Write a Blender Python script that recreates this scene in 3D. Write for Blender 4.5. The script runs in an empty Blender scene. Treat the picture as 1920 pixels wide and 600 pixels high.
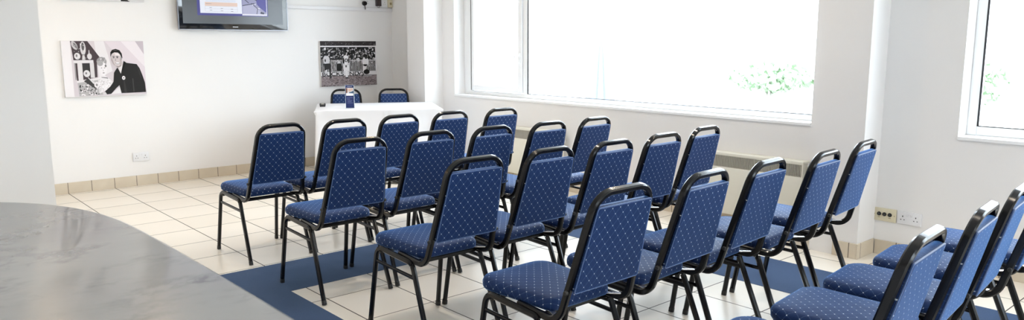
import bpy, bmesh, math, random
from mathutils import Vector, Matrix
random.seed(7)
SC = bpy.context.scene
C = SC.collection
PI = math.pi

# ------------------------------------------------------------------ helpers
def tag(o, label=None, cat=None, group=None, kind=None):
    if label: o['label'] = label
    if cat: o['category'] = cat
    if group: o['group'] = group
    if kind: o['kind'] = kind
    return o

def thing(name, label, cat, loc=(0, 0, 0), rz=0.0, group=None):
    o = bpy.data.objects.new(name, None); C.objects.link(o)
    o.empty_display_size = 0.1
    o.location = loc; o.rotation_euler = (0, 0, rz)
    return tag(o, label, cat, group)

def obj(name, bm, mat, parent=None, smooth=True, angle=35):
    me = bpy.data.meshes.new(name)
    bmesh.ops.recalc_face_normals(bm, faces=bm.faces[:])
    bm.to_mesh(me); bm.free()
    mats = mat if isinstance(mat, (list, tuple)) else [mat]
    for m in mats: me.materials.append(m)
    if smooth:
        for p in me.polygons: p.use_smooth = True
        try: me.set_sharp_from_angle(angle=math.radians(angle))
        except Exception: pass
    o = bpy.data.objects.new(name, me); C.objects.link(o)
    if parent is not None: o.parent = parent
    return o

def struct(name, bm, mat, parent=None, smooth=False):
    o = obj(name, bm, mat, parent, smooth)
    o['kind'] = 'structure'
    return o

def box(bm, x0, x1, y0, y1, z0, z1, mi=0, bev=0.0, seg=2):
    vs = [bm.verts.new((x, y, z)) for x in (x0, x1) for y in (y0, y1) for z in (z0, z1)]
    idx = [(0, 1, 3, 2), (4, 6, 7, 5), (0, 4, 5, 1), (2, 3, 7, 6), (0, 2, 6, 4), (1, 5, 7, 3)]
    fs = [bm.faces.new([vs[i] for i in f]) for f in idx]
    for f in fs: f.material_index = mi
    if bev > 0:
        es = list({e for f in fs for e in f.edges})
        r = bmesh.ops.bevel(bm, geom=es, offset=bev, segments=seg, affect='EDGES', profile=0.5)
        for f in r['faces']: f.material_index = mi
    return bm

def B(*a, **k):
    return box(bmesh.new(), *a, **k)

def cyl(bm, p0, p1, r0, r1=None, n=16, mi=0):
    r1 = r0 if r1 is None else r1
    p0, p1 = Vector(p0), Vector(p1)
    d = (p1 - p0).normalized()
    a = d.orthogonal().normalized(); b = d.cross(a)
    A = [bm.verts.new(p0 + (a * math.cos(2 * PI * i / n) + b * math.sin(2 * PI * i / n)) * r0) for i in range(n)]
    Bv = [bm.verts.new(p1 + (a * math.cos(2 * PI * i / n) + b * math.sin(2 * PI * i / n)) * r1) for i in range(n)]
    fs = [bm.faces.new((A[i], A[(i + 1) % n], Bv[(i + 1) % n], Bv[i])) for i in range(n)]
    fs += [bm.faces.new(A[::-1]), bm.faces.new(Bv)]
    for f in fs: f.material_index = mi
    return bm

def fillet(pts, rads, n=7):
    """round the inner corners of a polyline (rads: one radius per inner point)"""
    pts = [Vector(p) for p in pts]
    out = [pts[0]]
    for i in range(1, len(pts) - 1):
        p, a, b = pts[i], (pts[i - 1] - pts[i]), (pts[i + 1] - pts[i])
        la, lb = a.length, b.length
        a.normalize(); b.normalize()
        th = a.angle(b); r = rads[i - 1]
        t = min(r / math.tan(th / 2), la * .98, lb * .98)
        if r <= 0 or t < 1e-5:
            out.append(p); continue
        r = t * math.tan(th / 2)
        cen = p + (a + b).normalized() * (r / math.sin(th / 2))
        s, e = p + a * t - cen, p + b * t - cen
        ang = s.angle(e); ax = s.cross(e).normalized()
        for k in range(n + 1):
            out.append(cen + Matrix.Rotation(ang * k / n, 3, ax) @ s)
    out.append(pts[-1])
    return out

def rprofile(w, h, r, n=3):
    """rounded rectangle outline, w along the first axis, h along the second"""
    out = []
    for cx, cy, a0 in ((w / 2 - r, h / 2 - r, 0), (-w / 2 + r, h / 2 - r, 90), (-w / 2 + r, -h / 2 + r, 180), (w / 2 - r, -h / 2 + r, 270)):
        for k in range(n + 1):
            a = math.radians(a0 + 90 * k / n)
            out.append((cx + r * math.cos(a), cy + r * math.sin(a)))
    return out

def sweep(bm, path, prof, ref):
    """sweep prof along path; ref(i, tangent) gives the direction of the profile's first axis"""
    rings = []
    n = len(path)
    for i, p in enumerate(path):
        if i == 0: t = path[1] - path[0]
        elif i == n - 1: t = path[-1] - path[-2]
        else: t = (path[i] - path[i - 1]).normalized() + (path[i + 1] - path[i]).normalized()
        t = t.normalized()
        r = Vector(ref); r = (r - t * r.dot(t)).normalized()
        s = t.cross(r)
        rings.append([bm.verts.new(p + r * u + s * v) for u, v in prof])
    m = len(prof)
    for a, b in zip(rings, rings[1:]):
        for j in range(m):
            bm.faces.new((a[j], a[(j + 1) % m], b[(j + 1) % m], b[j]))
    bm.faces.new(rings[0][::-1]); bm.faces.new(rings[-1])
    return bm

def copy_tree(o, parent=None):
    c = o.copy(); C.objects.link(c); c.parent = parent
    for ch in list(o.children): copy_tree(ch, c)
    return c

# ------------------------------------------------------------------ materials
def new_mat(name):
    m = bpy.data.materials.new(name); m.use_nodes = True
    nt = m.node_tree
    return m, nt, nt.nodes, nt.links, nt.nodes['Principled BSDF']

def flat(name, col, rough=.5, metal=0, coat=0, spec=.5, sheen=0, noise=0.0, nscale=8, bump=0.0, bscale=60):
    m, nt, N, L, b = new_mat(name)
    b.inputs['Base Color'].default_value = (*col, 1)
    b.inputs['Roughness'].default_value = rough
    b.inputs['Metallic'].default_value = metal
    b.inputs['Coat Weight'].default_value = coat
    b.inputs['Coat Roughness'].default_value = .08
    b.inputs['Specular IOR Level'].default_value = spec
    b.inputs['Sheen Weight'].default_value = sheen
    if noise or bump:
        tc = N.new('ShaderNodeTexCoord')
    if noise:
        nz = N.new('ShaderNodeTexNoise'); nz.inputs['Scale'].default_value = nscale; nz.inputs['Detail'].default_value = 5
        L.new(tc.outputs['Object'], nz.inputs['Vector'])
        mx = N.new('ShaderNodeMix'); mx.data_type = 'RGBA'
        mx.inputs['A'].default_value = (*[c * (1 - noise) for c in col], 1)
        mx.inputs['B'].default_value = (*[min(1, c * (1 + noise)) for c in col], 1)
        L.new(nz.outputs['Fac'], mx.inputs['Factor']); L.new(mx.outputs['Result'], b.inputs['Base Color'])
    if bump:
        nb = N.new('ShaderNodeTexNoise'); nb.inputs['Scale'].default_value = bscale; nb.inputs['Detail'].default_value = 4
        L.new(tc.outputs['Object'], nb.inputs['Vector'])
        bp = N.new('ShaderNodeBump'); bp.inputs['Strength'].default_value = bump; bp.inputs['Distance'].default_value = .002
        L.new(nb.outputs['Fac'], bp.inputs['Height']); L.new(bp.outputs['Normal'], b.inputs['Normal'])
    return m

class G:
    """tiny node-math helper"""
    def __init__(s, nt): s.N, s.L = nt.nodes, nt.links
    def m(s, op, a, b=None, c=None):
        n = s.N.new('ShaderNodeMath'); n.operation = op
        for i, v in enumerate((a, b, c)):
            if v is None: continue
            if isinstance(v, (int, float)): n.inputs[i].default_value = v
            else: s.L.new(v, n.inputs[i])
        return n.outputs[0]
    def near(s, x, half, soft):
        """1 where x is within half of a whole number, falling to 0 over soft"""
        f = s.m('PINGPONG', x, .5)
        r = s.N.new('ShaderNodeMapRange'); r.interpolation_type = 'LINEAR'
        r.inputs['From Min'].default_value = half; r.inputs['From Max'].default_value = half + soft
        r.inputs['To Min'].default_value = 1; r.inputs['To Max'].default_value = 0
        s.L.new(f, r.inputs['Value'])
        return r.outputs['Result']
    def mix(s, f, a, b):
        n = s.N.new('ShaderNodeMix'); n.data_type = 'RGBA'
        s.L.new(f, n.inputs['Factor']) if not isinstance(f, (int, float)) else setattr(n.inputs['Factor'], 'default_value', f)
        for k, v in (('A', a), ('B', b)):
            if isinstance(v, tuple): n.inputs[k].default_value = (*v, 1)
            else: s.L.new(v, n.inputs[k])
        return n.outputs['Result']

def fabric():
    m, nt, N, L, b = new_mat('blue_dotted_upholstery')
    g = G(nt)
    uv = N.new('ShaderNodeUVMap'); uv.uv_map = 'UVMap'
    sp = N.new('ShaderNodeSeparateXYZ'); L.new(uv.outputs['UV'], sp.inputs[0])
    P = .0445
    u = g.m('DIVIDE', sp.outputs['X'], P); v = g.m('DIVIDE', sp.outputs['Y'], P * 1.08)
    a = g.m('ADD', u, v); c = g.m('SUBTRACT', u, v)
    la, lc = g.near(a, .022, .02), g.near(c, .022, .02)
    line = g.m('MAXIMUM', la, lc)
    da, dc = g.m('PINGPONG', a, .5), g.m('PINGPONG', c, .5)
    d2 = g.m('SQRT', g.m('ADD', g.m('MULTIPLY', da, da), g.m('MULTIPLY', dc, dc)))
    r = N.new('ShaderNodeMapRange'); L.new(d2, r.inputs['Value'])
    r.inputs['From Min'].default_value = .052; r.inputs['From Max'].default_value = .074
    r.inputs['To Min'].default_value = 1; r.inputs['To Max'].default_value = 0
    nz = N.new('ShaderNodeTexNoise'); nz.inputs['Scale'].default_value = 900; L.new(uv.outputs['UV'], nz.inputs['Vector'])
    base = g.mix(nz.outputs['Fac'], (.004, .017, .070), (.008, .033, .125))
    c1 = g.mix(g.m('MULTIPLY', line, .22), base, (.12, .21, .40))
    c2 = g.mix(r.outputs['Result'], c1, (.72, .78, .86))
    L.new(c2, b.inputs['Base Color'])
    b.inputs['Roughness'].default_value = .6
    b.inputs['Specular IOR Level'].default_value = .22
    b.inputs['Sheen Weight'].default_value = .75
    b.inputs['Sheen Roughness'].default_value = .28
    b.inputs['Sheen Tint'].default_value = (.15, .38, .9, 1)
    bp = N.new('ShaderNodeBump'); bp.inputs['Strength'].default_value = .25; bp.inputs['Distance'].default_value = .001
    L.new(nz.outputs['Fac'], bp.inputs['Height']); L.new(bp.outputs['Normal'], b.inputs['Normal'])
    return m

def tile_floor():
    m, nt, N, L, b = new_mat('cream_ceramic_floor_tiles')
    g = G(nt)
    tc = N.new('ShaderNodeTexCoord'); sp = N.new('ShaderNodeSeparateXYZ'); L.new(tc.outputs['Object'], sp.inputs[0])
    u = g.m('DIVIDE', sp.outputs['X'], .434)
    v = g.m('DIVIDE', g.m('ADD', sp.outputs['Y'], .53), .457)
    jx, jy = g.near(u, .0068, .003), g.near(v, .0058, .003)
    j = g.m('MAXIMUM', jx, jy)
    wn = N.new('ShaderNodeTexWhiteNoise'); wn.noise_dimensions = '2D'
    cb = N.new('ShaderNodeCombineXYZ'); L.new(g.m('FLOOR', u), cb.inputs[0]); L.new(g.m('FLOOR', v), cb.inputs[1])
    L.new(cb.outputs[0], wn.inputs['Vector'])
    nz = N.new('ShaderNodeTexNoise'); nz.inputs['Scale'].default_value = 2.2; nz.inputs['Detail'].default_value = 4
    L.new(tc.outputs['Object'], nz.inputs['Vector'])
    c0 = g.mix(wn.outputs['Value'], (.74, .69, .61), (.80, .75, .675))
    c1 = g.mix(g.m('MULTIPLY', nz.outputs['Fac'], .3), c0, (.68, .59, .48))
    c2 = g.mix(j, c1, (.04, .028, .02))
    L.new(c2, b.inputs['Base Color'])
    L.new(g.m('ADD', .28, g.m('MULTIPLY', j, .5)), b.inputs['Roughness'])
    b.inputs['Specular IOR Level'].default_value = .5
    bp = N.new('ShaderNodeBump'); bp.inputs['Strength'].default_value = .5; bp.inputs['Distance'].default_value = .002
    bp.invert = True
    L.new(j, bp.inputs['Height']); L.new(bp.outputs['Normal'], b.inputs['Normal'])
    return m

def skirting_mat(axis, off=0.0):
    m, nt, N, L, b = new_mat('beige_skirting_tiles_' + axis)
    g = G(nt)
    tc = N.new('ShaderNodeTexCoord'); sp = N.new('ShaderNodeSeparateXYZ'); L.new(tc.outputs['Object'], sp.inputs[0])
    u = g.m('DIVIDE', g.m('ADD', sp.outputs['X' if axis == 'x' else 'Y'], off), .2155)
    j = g.near(u, .009, .007)
    nz = N.new('ShaderNodeTexNoise'); nz.inputs['Scale'].default_value = 5; nz.inputs['Detail'].default_value = 6
    L.new(tc.outputs['Object'], nz.inputs['Vector'])
    c1 = g.mix(nz.outputs['Fac'], (.52, .44, .33), (.68, .61, .50))
    L.new(g.mix(j, c1, (.08, .06, .045)), b.inputs['Base Color'])
    b.inputs['Roughness'].default_value = .35
    return m

def marble():
    m, nt, N, L, b = new_mat('pale_grey_marble')
    g = G(nt)
    tc = N.new('ShaderNodeTexCoord')
    mp = N.new('ShaderNodeMapping'); mp.inputs['Rotation'].default_value = (0, 0, .35); mp.inputs['Scale'].default_value = (1, 1.5, 1)
    L.new(tc.outputs['Object'], mp.inputs[0])
    def nz(sc, det, dist=0, w=None):
        n = N.new('ShaderNodeTexNoise'); n.inputs['Scale'].default_value = sc; n.inputs['Detail'].default_value = det
        n.inputs['Distortion'].default_value = dist; n.inputs['Roughness'].default_value = .6
        L.new((w or mp.outputs[0]), n.inputs['Vector']); return n.outputs['Fac']
    def vein(sc, det, dist, sharp):
        return g.m('MAXIMUM', g.m('SUBTRACT', 1, g.m('MULTIPLY', g.m('ABSOLUTE', g.m('SUBTRACT', nz(sc, det, dist), .5)), sharp)), 0)
    patch = g.m('MULTIPLY', g.m('MAXIMUM', g.m('SUBTRACT', nz(5.5, 3), .47), 0), 5)
    v = g.m('MINIMUM', g.m('MULTIPLY', g.m('ADD', vein(2.6, 9, .5, 26), g.m('MULTIPLY', vein(7, 8, .4, 30), .6)), patch), 1)
    c0 = g.mix(nz(4, 5), (.25, .25, .255), (.345, .34, .335))
    L.new(g.mix(g.m('MULTIPLY', v, .75), c0, (.12, .125, .14)), b.inputs['Base Color'])
    b.inputs['Roughness'].default_value = .24
    b.inputs['Specular IOR Level'].default_value = .35
    b.inputs['Coat Weight'].default_value = .22; b.inputs['Coat Roughness'].default_value = .03
    return m

def carpet_mat():
    m, nt, N, L, b = new_mat('navy_carpet')
    g = G(nt)
    tc = N.new('ShaderNodeTexCoord')
    n1 = N.new('ShaderNodeTexNoise'); n1.inputs['Scale'].default_value = 260; n1.inputs['Detail'].default_value = 3
    L.new(tc.outputs['Object'], n1.inputs['Vector'])
    n2 = N.new('ShaderNodeTexNoise'); n2.inputs['Scale'].default_value = 2.5; L.new(tc.outputs['Object'], n2.inputs['Vector'])
    c = g.mix(n1.outputs['Fac'], (.007, .019, .058), (.022, .052, .130))
    c = g.mix(g.m('MULTIPLY', n2.outputs['Fac'], .3), c, (.03, .07, .16))
    L.new(c, b.inputs['Base Color']); b.inputs['Roughness'].default_value = .95
    b.inputs['Sheen Weight'].default_value = .16; b.inputs['Sheen Tint'].default_value = (.4, .65, 1, 1)
    bp = N.new('ShaderNodeBump'); bp.inputs['Strength'].default_value = .6; bp.inputs['Distance'].default_value = .004
    L.new(n1.outputs['Fac'], bp.inputs['Height']); L.new(bp.outputs['Normal'], b.inputs['Normal'])
    return m

def print_mat(name, emit=0.0, rough=.45):
    m, nt, N, L, b = new_mat(name)
    at = N.new('ShaderNodeAttribute'); at.attribute_name = 'ink'
    if emit: b.inputs['Base Color'].default_value = (.02, .02, .022, 1)
    else: L.new(at.outputs['Color'], b.inputs['Base Color'])
    b.inputs['Specular IOR Level'].default_value = .25
    b.inputs['Roughness'].default_value = rough
    if emit:
        L.new(at.outputs['Color'], b.inputs['Emission Color']); b.inputs['Emission Strength'].default_value = emit
    return m

def glass_mat():
    m, nt, N, L, b = new_mat('clear_window_glass')
    N.remove(b)
    out = N['Material Output']
    t = N.new('ShaderNodeBsdfTransparent'); t.inputs[0].default_value = (.97, .985, .98, 1)
    gl = N.new('ShaderNodeBsdfGlossy'); gl.inputs['Roughness'].default_value = .0
    fr = N.new('ShaderNodeFresnel'); fr.inputs['IOR'].default_value = 1.45
    ge = N.new('ShaderNodeNewGeometry'); sub = N.new('ShaderNodeMath'); sub.operation = 'SUBTRACT'; sub.inputs[0].default_value = 1
    mul = N.new('ShaderNodeMath'); mul.operation = 'MULTIPLY'
    L.new(ge.outputs['Backfacing'], sub.inputs[1]); L.new(sub.outputs[0], mul.inputs[0]); L.new(fr.outputs[0], mul.inputs[1])
    mx = N.new('ShaderNodeMixShader'); L.new(mul.outputs[0], mx.inputs[0]); L.new(t.outputs[0], mx.inputs[1]); L.new(gl.outputs[0], mx.inputs[2])
    L.new(mx.outputs[0], out.inputs['Surface'])
    return m

def emis(name, col, s):
    m, nt, N, L, b = new_mat(name)
    b.inputs['Base Color'].default_value = (*col, 1)
    b.inputs['Emission Color'].default_value = (*col, 1); b.inputs['Emission Strength'].default_value = s
    return m

M = dict(
    wall=flat('white_painted_plaster', (.785, .772, .765), .6, noise=.015, nscale=3, bump=.15, bscale=40),
    ceil=flat('white_ceiling_paint', (.85, .85, .84), .8),
    floor=tile_floor(), skx=skirting_mat('x'), sky=skirting_mat('y', .05),
    pvc=flat('white_window_frame_plastic', (.86, .87, .88), .3),
    gasket=flat('black_rubber_gasket', (.02, .02, .022), .6),
    glass=glass_mat(), fabric=fabric(), marble=marble(), carpet=carpet_mat(),
    black=flat('black_enamelled_steel', (.005, .005, .006), .20, coat=.06, spec=.32),
    cap=flat('black_plastic_foot', (.012, .012, .012), .5),
    steel=flat('zinc_plated_bracket', (.75, .75, .75), .25, metal=1),
    cloth=flat('white_table_linen', (.73, .73, .755), .85, sheen=.05, bump=.12, bscale=30),
    wood=flat('pale_laminate', (.45, .36, .26), .5),
    canvas=flat('white_canvas_edge', (.74, .73, .73), .8),
    ink=print_mat('printed_photograph', 0, .7), slide=print_mat('slide_on_lit_screen', .92, .2),
    tvblack=flat('glossy_black_bezel', (.012, .013, .015), .06, coat=1),
    panel=flat('dark_grey_lit_panel', (.045, .048, .054), .2),
    silver=flat('silver_trim', (.22, .22, .24), .3, metal=1),
    socket=flat('white_socket_plastic', (.74, .74, .76), .35),
    cream=flat('cream_plastic', (.66, .60, .44), .4),
    creamrad=flat('cream_enamel', (.74, .72, .63), .4),
    dark=flat('dark_opening', (.02, .02, .02), .7),
    grille=flat('brown_grey_fin_metal', (.55, .52, .46), .5),
    brass=flat('dull_brass', (.35, .28, .15), .35, metal=.8),
    acrylic=flat('clear_acrylic_edge', (.55, .62, .66), .1),
    lamp=emis('warm_lamp_glass', (1.0, .72, .42), 350),
    lampwhite=flat('white_lamp_ring', (.8, .8, .8), .4),
    base=flat('grey_counter_front', (.55, .55, .56), .5),
    paving=flat('pale_paving', (.62, .61, .59), .9, noise=.05),  # light-coloured paving with slight random tone
    render=flat('white_house_render', (.72, .72, .70), .9),
    housewin=flat('grey_house_window', (.12, .125, .135), .4),
    leaf=flat('pale_green_leaves', (.31, .41, .27), .8, noise=.3, nscale=3),
    trunk=flat('grey_bark', (.55, .52, .48), .9),
    parasol=flat('blue_grey_parasol_cloth', (.17, .19, .24), .9),
)
M['fabric_edge'] = flat('blue_piping', (.04, .10, .26), .5, sheen=.4)

# ------------------------------------------------------------------ room shell
XW, XC = 3.891, 3.623          # window wall, front of the piers
ZC = 2.72
XL, YF = -4.2, -13.0
YB = .25
struct('floor', B(XL - .2, XW + .35, YF - .2, YB, -.12, 0), M['floor'])
struct('ceiling', B(XL - .2, XW + .35, YF - .2, YB, ZC, ZC + .12), M['ceil'])
struct('wall_back', B(XL - .2, XW + .35, 0, .25, 0, ZC), M['wall'])
struct('wall_left', B(XL - .2, XL, YF, 0, 0, ZC), M['wall'])
XR_ = -.528
# boxed-out piece of wall at the left of the photograph
struct('wall_recess', B(XL, XR_, -2.4, 0, 0, ZC), M['wall'])

W1 = (-5.83, -1.356, .885, 2.42)
W2 = (-10.6, -6.844, .876, 2.42)
bm = bmesh.new()
XO = XW + .32
def wall_run(y0, y1, z0, z1): box(bm, XW, XO, y0, y1, z0, z1)
wall_run(YF, W2[0], 0, ZC); wall_run(W2[0], W2[1], 0, W2[2]); wall_run(W2[0], W2[1], W2[3], ZC)
wall_run(W2[1], W1[0], 0, ZC); wall_run(W1[0], W1[1], 0, W1[2]); wall_run(W1[0], W1[1], W1[3], ZC)
wall_run(W1[1], 0, 0, ZC)
struct('wall_right', bm, M['wall'])
struct('wall_pier_far', B(XC, XW, -1.12, -.765, 0, ZC), M['wall'])
struct('wall_pier_near', B(XC, XW, -6.352, -6.005, 0, ZC), M['wall'])

# wall behind the camera, with unseen windows added for fill light
bm = bmesh.new()
fw = [(-2.8, -1.0), (-.4, 1.6)]
for a, b_ in [(XL, -2.8), (-1.0, -.4), (1.6, XO)]: box(bm, a, b_, YF - .2, YF, 0, ZC)
for a, b_ in fw:
    box(bm, a, b_, YF - .2, YF, 0, .9); box(bm, a, b_, YF - .2, YF, 2.42, ZC)
struct('wall_front', bm, M['wall'])

def sk(name, x0, x1, y0, y1, mat, h=.110):
    bm = bmesh.new(); box(bm, x0, x1, y0, y1, 0, h, bev=.002, seg=1)
    struct(name, bm, mat)
t = .010
sk('baseboard_back', XR_, XW, -t, 0, M['skx'])
sk('baseboard_right_1', XW - t, XW, -.765, -t, M['sky'])
sk('baseboard_right_2', XW - t, XW, -6.0, -1.13, M['sky'])
sk('baseboard_right_3', XW - t, XW, -12.9, -6.365, M['sky'], .105)
sk('baseboard_pier_1', XC - t, XC, -1.12, -.765, M['sky'])
sk('baseboard_pier_2', XC - t, XW - t, -1.13, -1.12, M['skx'])
sk('baseboard_pier_3', XC - t, XC, -6.352, -6.18, M['sky'])
sk('baseboard_pier_4', XC - t, XW - t, -6.362, -6.352, M['skx'])
sk('baseboard_left', XL, XR_, -2.41, -2.40, M['skx'])

# ------------------------------------------------------------------ windows in the right wall
def window_root(name):
    o = bpy.data.objects.new(name, None); C.objects.link(o); o['kind'] = 'structure'; return o

FX0, FX1 = XW + .15, XW + .215
def frame_rect(bm, y0, y1, z0, z1, w, x0, x1, bev=.006):
    box(bm, x0, x1, y0, y0 + w, z0, z1, bev=bev); box(bm, x0, x1, y1 - w, y1, z0, z1, bev=bev)
    box(bm, x0, x1, y0 + w, y1 - w, z0, z0 + w, bev=bev); box(bm, x0, x1, y0 + w, y1 - w, z1 - w, z1, bev=bev)

def gasket(bm, y0, y1, z0, z1, x, w=.006):
    box(bm, x - .002, x + .004, y0, y0 + w, z0, z1); box(bm, x - .002, x + .004, y1 - w, y1, z0, z1)
    box(bm, x - .002, x + .004, y0, y1, z0, z0 + w * .4); box(bm, x - .002, x + .004, y0, y1, z1 - w, z1)

def board(name, y0, y1, z, parent):
    bm = bmesh.new(); box(bm, XW - .012, FX0 + .02, y0, y1, z - .004, z + .020, bev=.004)
    struct(name, bm, M['pvc'], parent)

w1 = window_root('window_1')
bm = bmesh.new(); frame_rect(bm, W1[0], W1[1], W1[2] + .02, W1[3], .045, FX0, FX1)
box(bm, FX0, FX1, -2.475, -2.405, W1[2] + .06, W1[3] - .04, bev=.006)
box(bm, FX0, FX1, -1.50, -1.395, W1[2] + .06, W1[3] - .04, bev=.004)
struct('window_frame', bm, M['pvc'], w1, True)
board('window_sill', W1[0], W1[1], W1[2], w1)
sash = bmesh.new(); frame_rect(sash, -2.400, -1.500, W1[2] + .072, W1[3] - .05, .062, FX0 - .018, FX1 - .01)
s1 = struct('sash', sash, M['pvc'], w1, True)
bm = bmesh.new(); gasket(bm, -5.785, -2.475, W1[2] + .066, W1[3] - .046, FX0 + .006, .014)
box(bm, FX0 - .021, FX0 - .0175, -1.516, -1.508, W1[2] + .072, W1[3] - .05)
struct('glazing_gasket', bm, M['gasket'], w1)
hb = bmesh.new(); box(hb, FX0 - .028, FX0 - .018, -2.383, -2.357, 1.30, 1.40, bev=.004)
cyl(hb, (FX0 - .03, -2.37, 1.37), (FX0 - .055, -2.37, 1.37), .009, n=12)
sweep(hb, fillet([(FX0 - .052, -2.37, 1.375), (FX0 - .056, -2.33, 1.37), (FX0 - .056, -2.30, 1.26)], [.03]), rprofile(.016, .012, .004), (1, 0, 0))
struct('window_handle', hb, M['pvc'], w1, True)
for y0, y1, nm in ((-5.786, -2.474, 'window_pane'), (-2.340, -1.560, 'window_pane')):
    struct(nm, B(FX0 + .024, FX0 + .030, y0, y1, W1[2] + .06, W1[3] - .05), M['glass'], w1)

w2 = window_root('window_2')
bm = bmesh.new(); frame_rect(bm, W2[0], W2[1], W2[2] + .02, W2[3], .06, FX0, FX1)
box(bm, FX0, FX1, -9.0, -8.93, W2[2] + .07, W2[3] - .05, bev=.006)
struct('window_frame', bm, M['pvc'], w2, True)
board('window_sill', W2[0], W2[1], W2[2], w2)
bm = bmesh.new(); gasket(bm, -8.93, -6.902, W2[2] + .08, W2[3] - .058, FX0 + .004, .012)
struct('glazing_gasket', bm, M['gasket'], w2)
for y0, y1 in ((-8.935, -6.90), (-10.55, -8.995)):
    struct('window_pane', B(FX0 + .024, FX0 + .030, y0, y1, W2[2] + .075, W2[3] - .055), M['glass'], w2)
for i, (a, b_) in enumerate(fw):  # frames and panes of the unseen windows added to let in fill daylight
    w = window_root('window_%d' % (i + 3))
    bm = bmesh.new()
    for x0, x1 in ((a, a + .06), (b_ - .06, b_), ((a + b_) / 2 - .03, (a + b_) / 2 + .03)): box(bm, x0, x1, YF - .16, YF - .1, .9, 2.42)
    box(bm, a, b_, YF - .16, YF - .1, .9, .96); box(bm, a, b_, YF - .16, YF - .1, 2.36, 2.42)
    struct('window_frame', bm, M['pvc'], w)
    struct('window_pane', B(a + .05, b_ - .05, YF - .135, YF - .13, .95, 2.37), M['glass'], w)

# ------------------------------------------------------------------ carpet (blue strips laid in a frame round the seating)
bm = bmesh.new()
pts = [(-.27, -3.757), (3.19, -3.757), (3.19, -9.4), (-.27, -9.4)]
inn = [(.332, -4.367), (2.583, -4.367), (2.583, -8.8), (.332, -8.8)]
for zz in (0.0004, .002):
    for p in pts: bm.verts.new((*p, zz))
    for p in inn: bm.verts.new((*p, zz))
bm.verts.ensure_lookup_table()
v = bm.verts
for k in range(4):
    j = (k + 1) % 4
    bm.faces.new((v[8 + k], v[8 + j], v[12 + j], v[12 + k]))
    bm.faces.new((v[k], v[j], v[8 + j], v[8 + k]))
    bm.faces.new((v[4 + k], v[4 + j], v[12 + j], v[12 + k]))
    bm.faces.new((v[k], v[j], v[4 + j], v[4 + k]))
tag(obj('carpet', bm, M['carpet'], smooth=False), 'navy blue carpet strips laid as a frame on the cream floor tiles under the chairs', 'carpet')

# ------------------------------------------------------------------ the banquet chair
HW0, HW1 = .203, .168           # half widths of the back tube at z .50 and z .88
Y0, Y1 = .030, -.068
def back_pt(z, s=0):            # centre line of the reclined back
    k = (z - .5) / .38
    return (s * (HW0 + (HW1 - HW0) * k), Y0 + (Y1 - Y0) * k, z)

def uv_planar(o, fu, fv):
    me = o.data
    uv = me.uv_layers.new(name='UVMap')
    for li, l in enumerate(me.loops):
        co = me.vertices[l.vertex_index].co
        uv.data[li].uv = (fu(co), fv(co))

def cushion(outline, th, crown, e=1.0):
    """outline: list of (a, b); returns a bmesh of a padded slab in local (a, b, n) with the crown on +n"""
    bm = bmesh.new()
    cx = sum(p[0] for p in outline) / len(outline); cy = sum(p[1] for p in outline) / len(outline)
    def ring(inset, n):
        vs = []
        m = len(outline)
        for i, p in enumerate(outline):
            a, b_ = outline[i - 1], outline[(i + 1) % m]
            tx, ty = b_[0] - a[0], b_[1] - a[1]; l = math.hypot(tx, ty) or 1
            nx, ny = ty / l, -tx / l
            if nx * (p[0] - cx) + ny * (p[1] - cy) < 0: nx, ny = -nx, -ny
            vs.append(bm.verts.new((p[0] - nx * inset, p[1] - ny * inset, n)))
        return vs
    R = [ring(.014 * e, -th * .5), ring(.005 * e, -th * .47), ring(0, -th * .30), ring(-.001, th * .05), ring(.003 * e, th * .28), ring(.010 * e, th * .45), ring(.024 * e, th * .56)]
    for a, b_ in zip(R, R[1:]):
        for j in range(len(a)): bm.faces.new((a[j], a[(j + 1) % len(a)], b_[(j + 1) % len(a)], b_[j]))
    base = [Vector(q.co) for q in R[0]]; cen = sum(base, Vector()) / len(base); prev = R[0]
    for s in (.97, .6, .25):
        cur = [bm.verts.new((cen.x + (q.x - cen.x) * s, cen.y + (q.y - cen.y) * s, q.z - .0015 * (1 - s))) for q in base]
        for j in range(len(prev)): bm.faces.new((prev[j], cur[j], cur[(j + 1) % len(prev)], prev[(j + 1) % len(prev)]))
        prev = cur
    bm.faces.new(prev[::-1])
    prev = R[-1]
    base = [Vector(q.co) for q in prev]; cen = sum(base, Vector()) / len(base)
    for s in (.78, .5, .22):
        cur = [bm.verts.new((cen.x + (q.x - cen.x) * s, cen.y + (q.y - cen.y) * s, q.z + crown * (1 - s * s))) for q in base]
        for j in range(len(prev)): bm.faces.new((prev[j], prev[(j + 1) % len(prev)], cur[(j + 1) % len(prev)], cur[j]))
        prev = cur
    bm.faces.new(prev)
    return bm

def rounded_outline(corners, rads, n=6):
    cs = [Vector((x, y, 0)) for x, y in corners]
    out = []
    m = len(cs)
    for i in range(m):
        seg = fillet([cs[i - 1].lerp(cs[i], .5), cs[i], cs[i].lerp(cs[(i + 1) % m], .5)], [rads[i]], n)
        out += [(p.x, p.y) for p in seg[1:]]
    # subdivide the long runs a little
    res = []
    for i, p in enumerate(out):
        q = out[(i + 1) % len(out)]
        d = math.dist(p, q)
        if d < 1e-4: continue
        k = max(1, int(d / .06))
        for j in range(k): res.append((p[0] + (q[0] - p[0]) * j / k, p[1] + (q[1] - p[1]) * j / k))
    return res

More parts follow.
